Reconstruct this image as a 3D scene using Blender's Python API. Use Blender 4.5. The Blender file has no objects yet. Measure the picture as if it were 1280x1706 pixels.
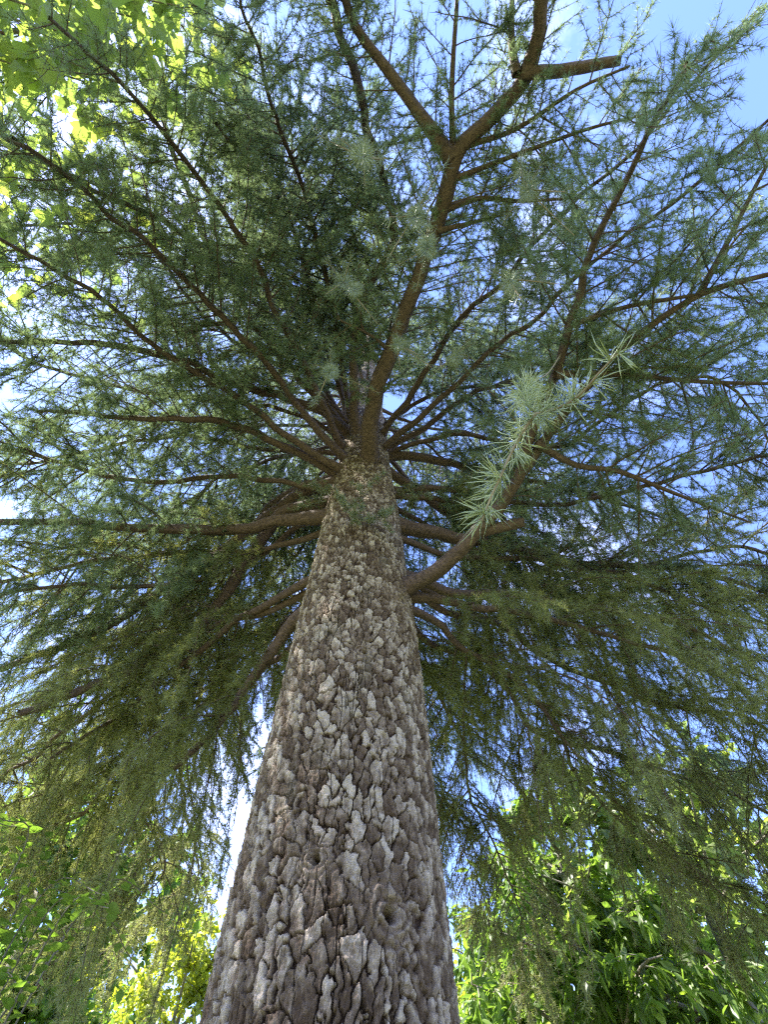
import bpy, math
import numpy as np
from mathutils import Matrix
R = math.radians
rng = np.random.default_rng(7)
scene = bpy.context.scene

# ------------------------------------------------------------------ camera
CAM = np.array([0.0, 0.0, 1.5]); F = 800.0; PITCH = R(60); ROLL = R(-1.7)
fwd = np.array([0, math.cos(PITCH), math.sin(PITCH)]); up0 = np.array([0, -math.sin(PITCH), math.cos(PITCH)]); rt0 = np.array([1.0, 0, 0])
RT = rt0*math.cos(ROLL)+up0*math.sin(ROLL); UP = -rt0*math.sin(ROLL)+up0*math.cos(ROLL)
cd = bpy.data.cameras.new('camera'); cam = bpy.data.objects.new('camera', cd); scene.collection.objects.link(cam)
cam.matrix_world = Matrix(((RT[0], UP[0], -fwd[0], CAM[0]), (RT[1], UP[1], -fwd[1], CAM[1]), (RT[2], UP[2], -fwd[2], CAM[2]), (0, 0, 0, 1)))
cd.sensor_fit = 'VERTICAL'; cd.sensor_height = 36; cd.lens = 36*F/1706; cd.clip_start = 0.02; cd.clip_end = 2000
scene.camera = cam

# ------------------------------------------------------------------ sky, sun, exposure
SUN_EL = R(57); SD = np.array([-0.90, -0.22]); SD /= np.linalg.norm(SD)
sdir = np.array([SD[0]*math.cos(SUN_EL), SD[1]*math.cos(SUN_EL), math.sin(SUN_EL)])
w = bpy.data.worlds.new('World'); scene.world = w; w.use_nodes = True
nt = w.node_tree; nt.nodes.clear()
sky = nt.nodes.new('ShaderNodeTexSky'); sky.sky_type = 'NISHITA'; sky.sun_disc = False
sky.sun_elevation = SUN_EL; sky.sun_rotation = math.atan2(SD[0], SD[1]); sky.air_density = 1.0; sky.dust_density = 0.2; sky.ozone_density = 2.0
bg = nt.nodes.new('ShaderNodeBackground'); bg.inputs[1].default_value = 0.12
tc = nt.nodes.new('ShaderNodeTexCoord'); nz = nt.nodes.new('ShaderNodeTexNoise'); nz.inputs['Scale'].default_value = 2.2; nz.inputs['Detail'].default_value = 7; nz.inputs['Roughness'].default_value = 0.6
cr = nt.nodes.new('ShaderNodeValToRGB'); cr.color_ramp.elements[0].position = 0.52; cr.color_ramp.elements[1].position = 0.80; cr.color_ramp.elements[1].color = (0.6, 0.6, 0.6, 1); cr.color_ramp.elements[0].color = (0.0, 0.0, 0.0, 1)
mx = nt.nodes.new('ShaderNodeMix'); mx.data_type = 'RGBA'; mx.inputs[7].default_value = (7.5, 8.0, 9.0, 1)
out = nt.nodes.new('ShaderNodeOutputWorld'); L = nt.links.new
L(tc.outputs['Generated'], nz.inputs['Vector']); L(nz.outputs['Fac'], cr.inputs['Fac']); L(cr.outputs['Color'], mx.inputs[0])
L(sky.outputs['Color'], mx.inputs[6]); tn = nt.nodes.new('ShaderNodeMix'); tn.data_type = 'RGBA'; tn.blend_type = 'MULTIPLY'; tn.inputs[0].default_value = 1; tn.inputs[7].default_value = (0.78, 0.79, 1.10, 1); L(mx.outputs[2], tn.inputs[6]); L(tn.outputs[2], bg.inputs['Color']); L(bg.outputs[0], out.inputs['Surface'])
sl = bpy.data.lights.new('sun', 'SUN'); sl.energy = 4.5; sl.angle = R(0.5); sl.color = (1, 0.95, 0.86)
so = bpy.data.objects.new('sun', sl); scene.collection.objects.link(so)
from mathutils import Vector
so.rotation_euler = Vector(tuple(sdir)).to_track_quat('Z', 'Y').to_euler(); so.location = (0, 0, 30)
scene.view_settings.view_transform = 'Standard'; scene.view_settings.look = 'None'; scene.view_settings.gamma = 1
scene.view_settings.exposure = 2.5
try:
    scene.cycles.max_bounces = 10; scene.cycles.diffuse_bounces = 8; scene.cycles.transmission_bounces = 8; scene.cycles.glossy_bounces = 2
    scene.cycles.filter_width = 1.3; scene.cycles.use_denoising = False; scene.cycles.sample_clamp_indirect = 4.0; scene.cycles.sample_clamp_direct = 12.0
except Exception: pass

# ------------------------------------------------------------------ helpers
def ray(x, y):
    d = fwd*F + RT*(x-640) - UP*(y-853)
    return d/np.linalg.norm(d)
def pz(x, y, z):            # the point at height z above the camera seen at pixel (x, y)
    d = ray(x, y); return CAM + d*(z/d[2])
def pd(x, y, dist): return CAM + ray(x, y)*dist
def unit(v): return v/np.maximum(np.linalg.norm(v, axis=-1, keepdims=True), 1e-9)
def link(o, parent=None):
    scene.collection.objects.link(o)
    if parent is not None: o.parent = parent
    return o
def mesh_obj(name, V, faces, mat, parent=None, attrs=None, smooth=False, nside=3, origin=None):
    """V (n,3); faces (m,nside) ints"""
    me = bpy.data.meshes.new(name)
    V = np.asarray(V, dtype=np.float32)
    if origin is not None: V = V - np.asarray(origin, dtype=np.float32)
    faces = np.asarray(faces, dtype=np.int32)
    m = len(faces); n = faces.shape[1]
    me.vertices.add(len(V)); me.vertices.foreach_set('co', V.ravel())
    me.loops.add(m*n); me.loops.foreach_set('vertex_index', faces.ravel())
    me.polygons.add(m); me.polygons.foreach_set('loop_start', np.arange(0, m*n, n, dtype=np.int32))
    try: me.polygons.foreach_set('loop_total', np.full(m, n, dtype=np.int32))
    except Exception: pass
    if smooth: me.polygons.foreach_set('use_smooth', np.ones(m, dtype=bool))
    for k, a in (attrs or {}).items():
        at = me.attributes.new(k, 'FLOAT', 'POINT'); at.data.foreach_set('value', np.asarray(a, dtype=np.float32))
    me.materials.append(mat); me.update(calc_edges=True)
    o = bpy.data.objects.new(name, me); link(o, parent)
    if origin is not None and parent is None: o.location = origin
    return o
def empty(name, loc, label, cat, group=None):
    o = bpy.data.objects.new(name, None); o.location = loc; o['label'] = label; o['category'] = cat
    if group: o['group'] = group
    return link(o)

# value noise on the integer lattice
def _h(ix, iy, iz, s):
    h = (ix.astype(np.int64)*374761393 + iy.astype(np.int64)*668265263 + iz.astype(np.int64)*2147483647 + s*974711) & 0xffffffff
    h = ((h ^ (h >> 13))*1274126177) & 0xffffffff
    h = ((h ^ (h >> 15))*2246822519) & 0xffffffff
    return ((h ^ (h >> 16)) & 0xffffff)/float(0xffffff)
def vnoise(x, y, z, s=0):
    ix, iy, iz = np.floor(x), np.floor(y), np.floor(z); fx, fy, fz = x-ix, y-iy, z-iz
    fx = fx*fx*(3-2*fx); fy = fy*fy*(3-2*fy); fz = fz*fz*(3-2*fz)
    r = 0
    for a in (0, 1):
        for b in (0, 1):
            for c in (0, 1):
                r = r + _h(ix+a, iy+b, iz+c, s)*(fx if a else 1-fx)*(fy if b else 1-fy)*(fz if c else 1-fz)
    return r*2-1
def fbm(x, y, z, o=4, s=0):
    r = 0; a = 0.5; k = 1.0
    for i in range(o):
        r = r + a*vnoise(x*k, y*k, z*k, s+i); a *= 0.5; k *= 2.03
    return r

class Buf:                    # collects tube wood
    def __init__(s): s.V = []; s.F = []; s.n = 0
    def add(s, V, Fc): s.V.append(V); s.F.append(Fc+s.n); s.n += len(V)
    def tube(s, P, rad, ns=8, cap=False, rough=0.0):
        s.tubes(P[None], np.asarray(rad)[None], ns, cap, rough)
    def tubes(s, P, rad, ns=4, cap=False, rough=0.0):   # P (N,K,3), rad (N,K)
        N, K, _ = P.shape
        T = np.gradient(P, axis=1); T = unit(T)
        ref = np.where(np.abs(T[..., 2:3]) > 0.9, np.array([1., 0, 0]), np.array([0, 0, 1.]))
        # keep one reference per strand so the tube does not twist
        m = unit(T.mean(axis=1)); refs = np.where(np.abs(m[:, 2:3]) > 0.8, np.array([1., 0, 0]), np.array([0, 0, 1.]))[:, None, :]
        A = unit(np.cross(T, np.broadcast_to(refs, T.shape))); B = np.cross(T, A)
        a = np.arange(ns)*2*math.pi/ns
        rr = rad[:, :, None]*np.ones(ns)
        if rough: rr = rr*(1+rough*rng.standard_normal(rr.shape))
        V = P[:, :, None, :] + rr[..., None]*(np.cos(a)[None, None, :, None]*A[:, :, None, :] + np.sin(a)[None, None, :, None]*B[:, :, None, :])
        idx = np.arange(N*K*ns).reshape(N, K, ns)
        a0 = idx[:, :-1, :]; a1 = np.roll(idx, -1, 2)[:, :-1, :]; b0 = idx[:, 1:, :]; b1 = np.roll(idx, -1, 2)[:, 1:, :]
        Fc = np.stack([a0, a1, b1, b0], -1).reshape(-1, 4)
        if cap:
            e = idx[:, -1, :]; c = V.reshape(-1, 3)
            ce = P[:, -1, :]; base = N*K*ns
            q = np.stack([e, np.roll(e, -1, 1), (base+np.arange(N))[:, None]*np.ones_like(e), (base+np.arange(N))[:, None]*np.ones_like(e)], -1).reshape(-1, 4)
            s.add(np.concatenate([c, ce]), Fc); s.capf = q
            # triangles stored as quads would be degenerate: split the cap as pairs of edges
            s.F.pop(); s.V.pop(); s.n -= len(c)+len(ce)
            quads = []
            for i in range(0, ns, 2):
                quads.append(np.stack([e[:, i], e[:, (i+1) % ns], e[:, (i+2) % ns], base+np.arange(N)], -1))
            s.add(np.concatenate([c, ce]), np.concatenate([Fc]+quads))
        else: s.add(V.reshape(-1, 3), Fc)
    def build(s, name, mat, parent, smooth=True):
        return mesh_obj(name, np.concatenate(s.V), np.concatenate(s.F), mat, parent, smooth=smooth)

def spline(nodes, step):
    P = np.asarray(nodes, float)
    if len(P) == 2: P = np.stack([P[0], (P[0]+P[1])/2, P[1]])
    Q = np.concatenate([[2*P[0]-P[1]], P, [2*P[-1]-P[-2]]])
    o = []
    for i in range(1, len(Q)-2):
        n = max(2, int(np.linalg.norm(Q[i+1]-Q[i])/step)); t = (np.arange(n)/n)[:, None]
        o.append(0.5*((2*Q[i]) + (-Q[i-1]+Q[i+1])*t + (2*Q[i-1]-5*Q[i]+4*Q[i+1]-Q[i+2])*t*t + (-Q[i-1]+3*Q[i]-3*Q[i+1]+Q[i+2])*t**3))
    o.append(P[-1:]); return np.concatenate(o)
def grow(S, D, Ln, K, grav, jit):
    N = len(S); P = np.empty((N, K, 3)); P[:, 0] = S; D = unit(D.copy()); g = np.broadcast_to(np.asarray(grav, float).reshape(-1, 1) if np.ndim(grav) else np.full((1, 1), grav), (N, 1))
    for k in range(1, K):
        D = unit(D + g*np.array([0, 0, -1.0])/(K-1) + jit*rng.standard_normal((N, 3)))
        P[:, k] = P[:, k-1] + D*(Ln/(K-1))[:, None]
    return P
def along(P, idx, t):       # points on strands P[idx] at fraction t
    K = P.shape[1]; f = np.clip(t, 0, 0.9999)*(K-1); i = f.astype(int); fr = (f-i)[:, None]
    a = P[idx, i]; b = P[idx, i+1]
    return a*(1-fr)+b*fr, unit(b-a)

# ------------------------------------------------------------------ materials
def mat(name):
    m = bpy.data.materials.new(name); m.use_nodes = True; n = m.node_tree; n.nodes.clear(); return m, n
def N(n, t, **kw):
    x = n.nodes.new(t)
    for k, v in kw.items():
        if k in x.inputs.keys(): x.inputs[k].default_value = v
        else: setattr(x, k, v)
    return x
def ramp(n, stops):
    r = n.nodes.new('ShaderNodeValToRGB'); e = r.color_ramp.elements
    while len(e) < len(stops): e.new(0.5)
    for q, (p, c) in zip(e, stops): q.position = p; q.color = (*c, 1)
    return r
def leaf_mat(name, stops, trans=0.5, tboost=(1.6, 1.7, 0.7), gloss=0.06, rough=0.45, nscale=1.3):
    m, n = mat(name); l = n.links.new
    at = N(n, 'ShaderNodeAttribute', attribute_name='rnd')
    geo = N(n, 'ShaderNodeNewGeometry'); no = N(n, 'ShaderNodeTexNoise'); no.inputs['Scale'].default_value = nscale; no.inputs['Detail'].default_value = 2
    l(geo.outputs['Position'], no.inputs['Vector'])
    ad = N(n, 'ShaderNodeMath', operation='MULTIPLY_ADD'); ad.inputs[1].default_value = 0.55
    sc = N(n, 'ShaderNodeMath', operation='MULTIPLY'); sc.inputs[1].default_value = 0.45
    l(at.outputs['Fac'], ad.inputs[0]); l(no.outputs['Fac'], sc.inputs[0]); l(sc.outputs[0], ad.inputs[2])
    r = ramp(n, stops); l(ad.outputs[0], r.inputs['Fac'])
    d = N(n, 'ShaderNodeBsdfDiffuse'); l(r.outputs['Color'], d.inputs['Color'])
    t = N(n, 'ShaderNodeBsdfTranslucent'); mu = N(n, 'ShaderNodeMix', data_type='RGBA', blend_type='MULTIPLY'); mu.inputs[0].default_value = 1; mu.clamp_result = False
    mu.inputs[7].default_value = (*tboost, 1); l(r.outputs['Color'], mu.inputs[6]); l(mu.outputs[2], t.inputs['Color'])
    mi = N(n, 'ShaderNodeMixShader'); mi.inputs[0].default_value = trans; l(d.outputs[0], mi.inputs[1]); l(t.outputs[0], mi.inputs[2])
    g = N(n, 'ShaderNodeBsdfGlossy'); g.inputs['Roughness'].default_value = rough; g.inputs['Color'].default_value = (0.8, 0.8, 0.8, 1)
    m2 = N(n, 'ShaderNodeMixShader'); m2.inputs[0].default_value = gloss; l(mi.outputs[0], m2.inputs[1]); l(g.outputs[0], m2.inputs[2])
    o = N(n, 'ShaderNodeOutputMaterial'); l(m2.outputs[0], o.inputs['Surface']); return m
M_NEEDLE = leaf_mat('cedar_needles', [(0.0, (0.10, 0.11, 0.06)), (0.3, (0.12, 0.155, 0.08)), (0.55, (0.155, 0.205, 0.12)), (0.8, (0.20, 0.25, 0.18)), (0.97, (0.28, 0.24, 0.14))], 0.45, (1.6, 1.7, 1.1), 0.04, 0.5)
M_OLIVE = leaf_mat('cedar_needles_olive', [(0.0, (0.12, 0.115, 0.05)), (0.3, (0.15, 0.165, 0.07)), (0.6, (0.19, 0.215, 0.095)), (0.85, (0.24, 0.26, 0.14)), (0.97, (0.32, 0.26, 0.14))], 0.52, (1.9, 1.85, 1.0), 0.04, 0.5)
M_YOUNG = leaf_mat('young_needles', [(0.0, (0.17, 0.21, 0.12)), (0.6, (0.25, 0.30, 0.18)), (1.0, (0.38, 0.39, 0.24))], 0.4, (1.4, 1.4, 1.0), 0.08, 0.35)
M_PALE_LIT = leaf_mat('pale_lit_needles', [(0.0, (0.31, 0.36, 0.19)), (0.6, (0.44, 0.48, 0.29)), (1.0, (0.58, 0.58, 0.38))], 0.35, (1.3, 1.4, 1.0), 0.08, 0.35)  # pale glaucous green, lightened further in place of sunlight on the near shoot
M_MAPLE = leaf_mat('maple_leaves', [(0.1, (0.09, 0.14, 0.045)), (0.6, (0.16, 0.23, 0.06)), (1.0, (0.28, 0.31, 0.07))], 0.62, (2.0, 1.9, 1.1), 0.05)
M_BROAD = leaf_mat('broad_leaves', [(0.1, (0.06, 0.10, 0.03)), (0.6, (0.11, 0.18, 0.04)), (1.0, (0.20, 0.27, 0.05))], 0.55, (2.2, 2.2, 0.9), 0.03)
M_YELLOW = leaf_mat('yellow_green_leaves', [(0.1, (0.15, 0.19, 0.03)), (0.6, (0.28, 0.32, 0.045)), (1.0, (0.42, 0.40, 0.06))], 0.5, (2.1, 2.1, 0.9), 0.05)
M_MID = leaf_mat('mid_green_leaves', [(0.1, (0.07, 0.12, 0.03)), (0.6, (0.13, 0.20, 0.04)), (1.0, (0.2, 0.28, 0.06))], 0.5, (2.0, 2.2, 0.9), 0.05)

def bark_mat():
    m, n = mat('cedar_bark'); l = n.links.new
    h = N(n, 'ShaderNodeAttribute', attribute_name='depth'); c = N(n, 'ShaderNodeAttribute', attribute_name='plate')
    geo = N(n, 'ShaderNodeNewGeometry')
    mp = N(n, 'ShaderNodeMapping'); mp.inputs['Scale'].default_value = (1, 1, 0.45); l(geo.outputs['Position'], mp.inputs['Vector'])
    n1 = N(n, 'ShaderNodeTexNoise'); n1.inputs['Scale'].default_value = 45; n1.inputs['Detail'].default_value = 7; n1.inputs['Roughness'].default_value = 0.65; l(mp.outputs[0], n1.inputs['Vector'])
    n2 = N(n, 'ShaderNodeTexNoise'); n2.inputs['Scale'].default_value = 9; n2.inputs['Detail'].default_value = 4; l(mp.outputs[0], n2.inputs['Vector'])
    # plate tint: random per plate + noise
    ad = N(n, 'ShaderNodeMath', operation='MULTIPLY_ADD'); ad.inputs[1].default_value = 0.9; l(n1.outputs['Fac'], ad.inputs[0])
    sb = N(n, 'ShaderNodeMath', operation='MULTIPLY_ADD'); sb.inputs[1].default_value = 0.75; sb.inputs[2].default_value = -0.32; l(c.outputs['Fac'], sb.inputs[0]); l(sb.outputs[0], ad.inputs[2])
    pr = ramp(n, [(0.15, (0.105, 0.066, 0.042)), (0.42, (0.205, 0.145, 0.102)), (0.62, (0.345, 0.265, 0.20)), (0.88, (0.56, 0.46, 0.37))]); l(ad.outputs[0], pr.inputs['Fac'])
    rd = N(n, 'ShaderNodeMix', data_type='RGBA'); rd.inputs[7].default_value = (0.055, 0.03, 0.02, 1)
    hr = ramp(n, [(0.18, (1, 1, 1)), (0.36, (0, 0, 0))]); l(h.outputs['Fac'], hr.inputs['Fac']); l(hr.outputs['Color'], rd.inputs[0]); l(pr.outputs['Color'], rd.inputs[6])
    gr = N(n, 'ShaderNodeMix', data_type='RGBA'); gr.inputs[7].default_value = (0.21, 0.215, 0.16, 1); rr = ramp(n, [(0.56, (0, 0, 0)), (0.8, (0.35, 0.35, 0.35))]); l(n2.outputs['Fac'], rr.inputs['Fac']); l(rr.outputs['Color'], gr.inputs[0]); l(rd.outputs[2], gr.inputs[6])
    b = N(n, 'ShaderNodeBump'); b.inputs['Strength'].default_value = 1.0; b.inputs['Distance'].default_value = 0.022
    vo = N(n, 'ShaderNodeTexNoise'); vo.inputs['Scale'].default_value = 28; vo.inputs['Detail'].default_value = 8; vo.inputs['Distortion'].default_value = 1.8; vo.inputs['Roughness'].default_value = 0.7; l(geo.outputs['Position'], vo.inputs['Vector'])
    l(vo.outputs['Fac'], b.inputs['Height'])
    p = N(n, 'ShaderNodeBsdfPrincipled'); p.inputs['Roughness'].default_value = 0.85; p.inputs['Specular IOR Level'].default_value = 0.25
    l(gr.outputs[2], p.inputs['Base Color']); l(b.outputs[0], p.inputs['Normal'])
    o = N(n, 'ShaderNodeOutputMaterial'); l(p.outputs[0], o.inputs['Surface']); return m
M_BARK = bark_mat()
def wood_mat(name, c0, c1, sc=30, bump=0.004, stretch=(1, 1, 1)):
    m, n = mat(name); l = n.links.new
    geo = N(n, 'ShaderNodeNewGeometry'); mp = N(n, 'ShaderNodeMapping'); mp.inputs['Scale'].default_value = stretch; l(geo.outputs['Position'], mp.inputs['Vector'])
    n1 = N(n, 'ShaderNodeTexNoise'); n1.inputs['Scale'].default_value = sc; n1.inputs['Detail'].default_value = 8; n1.inputs['Roughness'].default_value = 0.7; l(mp.outputs[0], n1.inputs['Vector'])
    r = ramp(n, [(0.32, c0), (0.68, c1)]); l(n1.outputs['Fac'], r.inputs['Fac'])
    b = N(n, 'ShaderNodeBump'); b.inputs['Distance'].default_value = bump; l(n1.outputs['Fac'], b.inputs['Height'])
    p = N(n, 'ShaderNodeBsdfPrincipled'); p.inputs['Roughness'].default_value = 0.8; l(r.outputs['Color'], p.inputs['Base Color']); l(b.outputs[0], p.inputs['Normal'])
    o = N(n, 'ShaderNodeOutputMaterial'); l(p.outputs[0], o.inputs['Surface']); return m
M_LIMB = wood_mat('limb_bark', (0.05, 0.03, 0.025), (0.18, 0.115, 0.09), 45, 0.02)
M_TWIG = wood_mat('twig_bark', (0.16, 0.12, 0.075), (0.28, 0.22, 0.13), 60, 0.002)
M_GREY = wood_mat('grey_trunk_bark', (0.10, 0.085, 0.065), (0.27, 0.24, 0.20), 12, 0.02, (1, 1, 0.3))
M_CUT = wood_mat('cut_wood', (0.12, 0.09, 0.06), (0.25, 0.19, 0.13), 30, 0.003)

# ------------------------------------------------------------------ ground
def ground():
    m, n = mat('ground_soil_and_grass'); l = n.links.new
    geo = N(n, 'ShaderNodeNewGeometry'); a = N(n, 'ShaderNodeTexNoise'); a.inputs['Scale'].default_value = 0.6; a.inputs['Detail'].default_value = 8; l(geo.outputs['Position'], a.inputs['Vector'])
    r = ramp(n, [(0.3, (0.10, 0.14, 0.035)), (0.55, (0.16, 0.18, 0.06)), (0.75, (0.24, 0.19, 0.12))]); l(a.outputs['Fac'], r.inputs['Fac'])
    p = N(n, 'ShaderNodeBsdfPrincipled'); p.inputs['Roughness'].default_value = 0.9; l(r.outputs['Color'], p.inputs['Base Color'])
    o = N(n, 'ShaderNodeOutputMaterial'); l(p.outputs[0], o.inputs['Surface'])
    k = 80; xs = np.linspace(-1, 1, k); xs = np.sign(xs)*np.abs(xs)**2.5*900
    X, Y = np.meshgrid(xs, xs); Z = 0.15*fbm(X*0.15, Y*0.15, X*0, 3, 3)*np.clip(np.hypot(X, Y-1.9)/4, 0, 1)
    V = np.stack([X, Y, Z], -1).reshape(-1, 3); i = np.arange(k*k).reshape(k, k)
    g = mesh_obj('ground', V, np.stack([i[:-1, :-1], i[:-1, 1:], i[1:, 1:], i[1:, :-1]], -1).reshape(-1, 4), m, smooth=True); g['kind'] = 'structure'
ground()

# ------------------------------------------------------------------ the cedar: trunk
TY = 1.9
d0 = ray(551, 1706); TX = d0[0]/d0[1]*TY
RZ = np.array([-1.6, -1.35, -0.9, -0.3, 0.4, 0.9, 1.5, 2.1, 2.35, 2.7, 3.7, 5.3, 8, 12, 14.6, 15.4])
RR = np.array([0.60, 0.48, 0.40, 0.37, 0.352, 0.343, 0.335, 0.320, 0.308, 0.298, 0.258, 0.212, 0.145, 0.065, 0.02, 0.004])
def trad(z): return np.interp(z, RZ, RR)          # z above the camera
def taxis(z): return np.array([TX + 0.02*math.sin(z*0.5), TY + 0.015*math.sin(z*0.8+1), 1.5+z])
cedar = empty('cedar_tree', (TX, TY, 0), 'tall weeping cedar with flaky brown plated bark and drooping needle branches filling the view', 'tree')
cedar.location = (0, 0, 0)

def trunk():
    NC = 1150
    zs = np.concatenate([np.arange(-1.6, 0.15, 0.03), np.arange(0.15, 2.2, 0.0037), np.arange(2.2, 4.2, 0.006), np.arange(4.2, 6.5, 0.014), np.arange(6.5, 15.41, 0.06)])
    NR = len(zs); tq = np.arange(NC)*2*math.pi/NC; th = tq-0.62*np.sin(tq+math.pi/2)
    Z, T = np.meshgrid(zs, th, indexing='ij'); Rb = trad(Z)
    # knots: (px, py, radius m)
    def surf(px, py):           # theta, z where the view ray meets the trunk
        d = ray(px, py); best = None
        for s in np.linspace(0.8, 6, 4000):
            p = CAM+d*s; z = p[2]-1.5
            if math.hypot(p[0]-taxis(z)[0], p[1]-taxis(z)[1]) < trad(z): best = (math.atan2(p[1]-TY, p[0]-TX) % (2*math.pi), z); break
        return best
    knots = [(surf(640, 1522), 0.070, 1.0), (surf(521, 1432), 0.048, 0.8), (surf(745, 1500), 0.06, 1.0), (surf(600, 1085), 0.05, 0.5), (surf(665, 995), 0.08, 0.6)]
    vcell = np.interp(zs, [-1.6, 0.4, 1.5, 3, 6, 15], [0.070, 0.064, 0.052, 0.044, 0.030, 0.018])
    vz = np.concatenate([[0], np.cumsum(np.diff(zs)/((vcell[1:]+vcell[:-1])/2))])
    NCELL = 52
    U = T/(2*math.pi)*NCELL; Vv = np.repeat(vz[:, None], NC, 1)
    cx, cy, cz = np.cos(T)*0.35, np.sin(T)*0.35, Z
    U = U + 0.55*fbm(cx*9, cy*9, cz*6, 3, 11) + 0.12*vnoise(cx*45, cy*45, cz*40, 12)
    Vv = Vv + 0.6*fbm(cx*9, cy*9, cz*6, 3, 21) + 0.15*vnoise(cx*45, cy*45, cz*30, 22) + 0.25*U
    kd = np.zeros_like(Z); kring = np.zeros_like(Z); khole = np.zeros_like(Z); kmask = np.zeros_like(Z)
    for kt, kr, ks in knots:
        if kt is None: continue
        dt = (T-kt[0]+math.pi) % (2*math.pi)-math.pi; dx = dt*Rb; dz = Z-kt[1]
        r = np.sqrt((dx/1.25)**2+dz**2)/kr; r = r*(1+0.35*vnoise(dx*16, dz*16, dx*0+kr*90, 77)+0.16*vnoise(dx*60, dz*45, dx*0+kr*50, 78))
        mk = np.clip(1.5-r, 0, 1); kmask = np.maximum(kmask, mk)
        kd += ks*(0.028*np.exp(-(r/0.9)**2) + mk*0.0052*np.sin(r*21+2*vnoise(dx*30, dz*30, dx*0, 5)))
        kring += mk*np.sin(r*21+2*vnoise(dx*30, dz*30, dx*0, 5))
        khole += ks*np.exp(-((np.hypot((dx-0.1*kr), (dz)/1.3)/kr)/0.21)**2)
        # the plates bend round the knot
        U += dx/np.maximum(r*kr, 0.01)*np.exp(-(r/1.5)**2)*0.45; Vv += dz/np.maximum(r*kr, 0.01)*np.exp(-(r/1.5)**2)*0.3
    sm = lambda a, lo, hi: (lambda t: t*t*(3-2*t))(np.clip((a-lo)/(hi-lo), 0, 1))
    def cells(U, V, n, sd, wy=0.85, jr=0.95, wt=0.2):
        iu, iv = np.floor(U), np.floor(V); F1 = np.full(U.shape, 9.0); F2 = F1.copy(); rid = np.zeros_like(U); ly = rid.copy(); lx = rid.copy()
        for a in (-1, 0, 1):
            for b in (-1, 0, 1):
                ci, cj = iu+a, iv+b; cm = np.mod(ci, n)
                px = ci+0.5+(_h(cm, cj, cm*0, sd)-0.5)*jr; py = cj+0.5+(_h(cm, cj, cm*0, sd+1)-0.5)*jr
                dx = U-px; dy = V-py; d = np.sqrt((dx*1.25)**2+(dy*wy)**2)-wt*_h(cm, cj, cm*0, sd+3)
                c = d < F1; F2 = np.where(c, F1, np.minimum(F2, d)); rid = np.where(c, _h(cm, cj, cm*0, sd+2), rid); ly = np.where(c, dy, ly); lx = np.where(c, dx, lx); F1 = np.where(c, d, F1)
        return F2-F1, rid, lx, ly
    U = U+0.26*fbm(cx*26, cy*26, cz*20, 3, 74); Vv = Vv+0.30*fbm(cx*26, cy*26, cz*20, 3, 75)
    rag = 0.30*fbm(cx*55, cy*55, cz*60, 4, 71)
    e, rid, lx, ly = cells(U+rag, Vv+rag*1.3, NCELL, 1)
    e2, rid2, lx2, ly2 = cells(U*2+0.5*fbm(cx*30, cy*30, cz*20, 2, 72)+rag, Vv*2.3+0.5*fbm(cx*30, cy*30, cz*20, 2, 73)+rag, NCELL*2, 101)
    c1 = sm(e+0.3*rag, 0.035, 0.125); c2 = sm(e2, 0.0, 0.12)
    big = sm(rid, 0.35, 0.6)                       # plates that stayed whole; the rest broke into small flakes
    ql = rid*0.6-0.35*ly+0.12*fbm(cx*25, cy*25, cz*16, 3, 31)
    q2 = rid2*0.7-0.3*ly2
    fl = fbm(cx*60, cy*60, cz*48, 4, 32)+0.6*ly+0.3*lx; fq = fl*4.5; terr = (np.floor(fq)+sm(fq-np.floor(fq), 0.0, 0.25))/4.5
    plate = c1*(0.45+0.55*np.clip(ql+0.25, 0, 1)*big + (1-big)*c2*(0.35*np.clip(q2+0.2, 0, 1)))
    fur = np.abs(fbm(cx*16, cy*16, cz*2.6, 3, 41)); furrow = (1-sm(fur, 0.0, 0.03))*sm(vnoise(cx*6, cy*6, cz*3, 43), -0.3, 0.2)
    fine = fbm(cx*130, cy*130, cz*100, 3, 51)
    amp = np.interp(Z, [0, 2, 5, 9, 15], [1.0, 0.85, 0.6, 0.35, 0.1]); km = 1-0.75*kmask
    D = amp*(km*(0.013*c1+0.006*plate + 0.008*terr*c1 - 0.013*furrow) + 0.007*fine) + kd - 0.11*np.clip(khole, 0, 1)
    depth = np.clip(c1*(0.35+0.65*np.maximum(c2, big)) - 0.6*furrow + 0.2*fine, 0, 1)*km + kmask*(0.5+0.35*kring)
    depth = depth*(1-np.clip(khole, 0, 1))
    tint = km*np.clip((0.25+0.75*big)*rid*0.85*c1+0.25*rid2*(1-big) + 0.55*(terr), 0, 1) + kmask*(0.35+0.15*kring)
    D += 0.02*fbm(cx*2.5, cy*2.5, cz*1.2, 2, 61)*(Z < 9)
    # root flare lobes near the ground
    D += 0.09*np.clip(-0.7-Z, 0, 1)*np.cos(5*T+1.3)
    Rr = Rb + D - 0.012*amp
    ax = TX+0.02*np.sin(Z*0.5); ay = TY+0.015*np.sin(Z*0.8+1)
    P = np.stack([ax+Rr*np.cos(T), ay+Rr*np.sin(T), Z+1.5], -1)
    idx = np.arange(NR*NC).reshape(NR, NC); nx = np.roll(idx, -1, 1)
    Fc = np.stack([idx[:-1], nx[:-1], nx[1:], idx[1:]], -1).reshape(-1, 4)
    mesh_obj('trunk', P.reshape(-1, 3), Fc, M_BARK, cedar, {'depth': depth.ravel(), 'plate': tint.ravel()}, smooth=False)
trunk()

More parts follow.
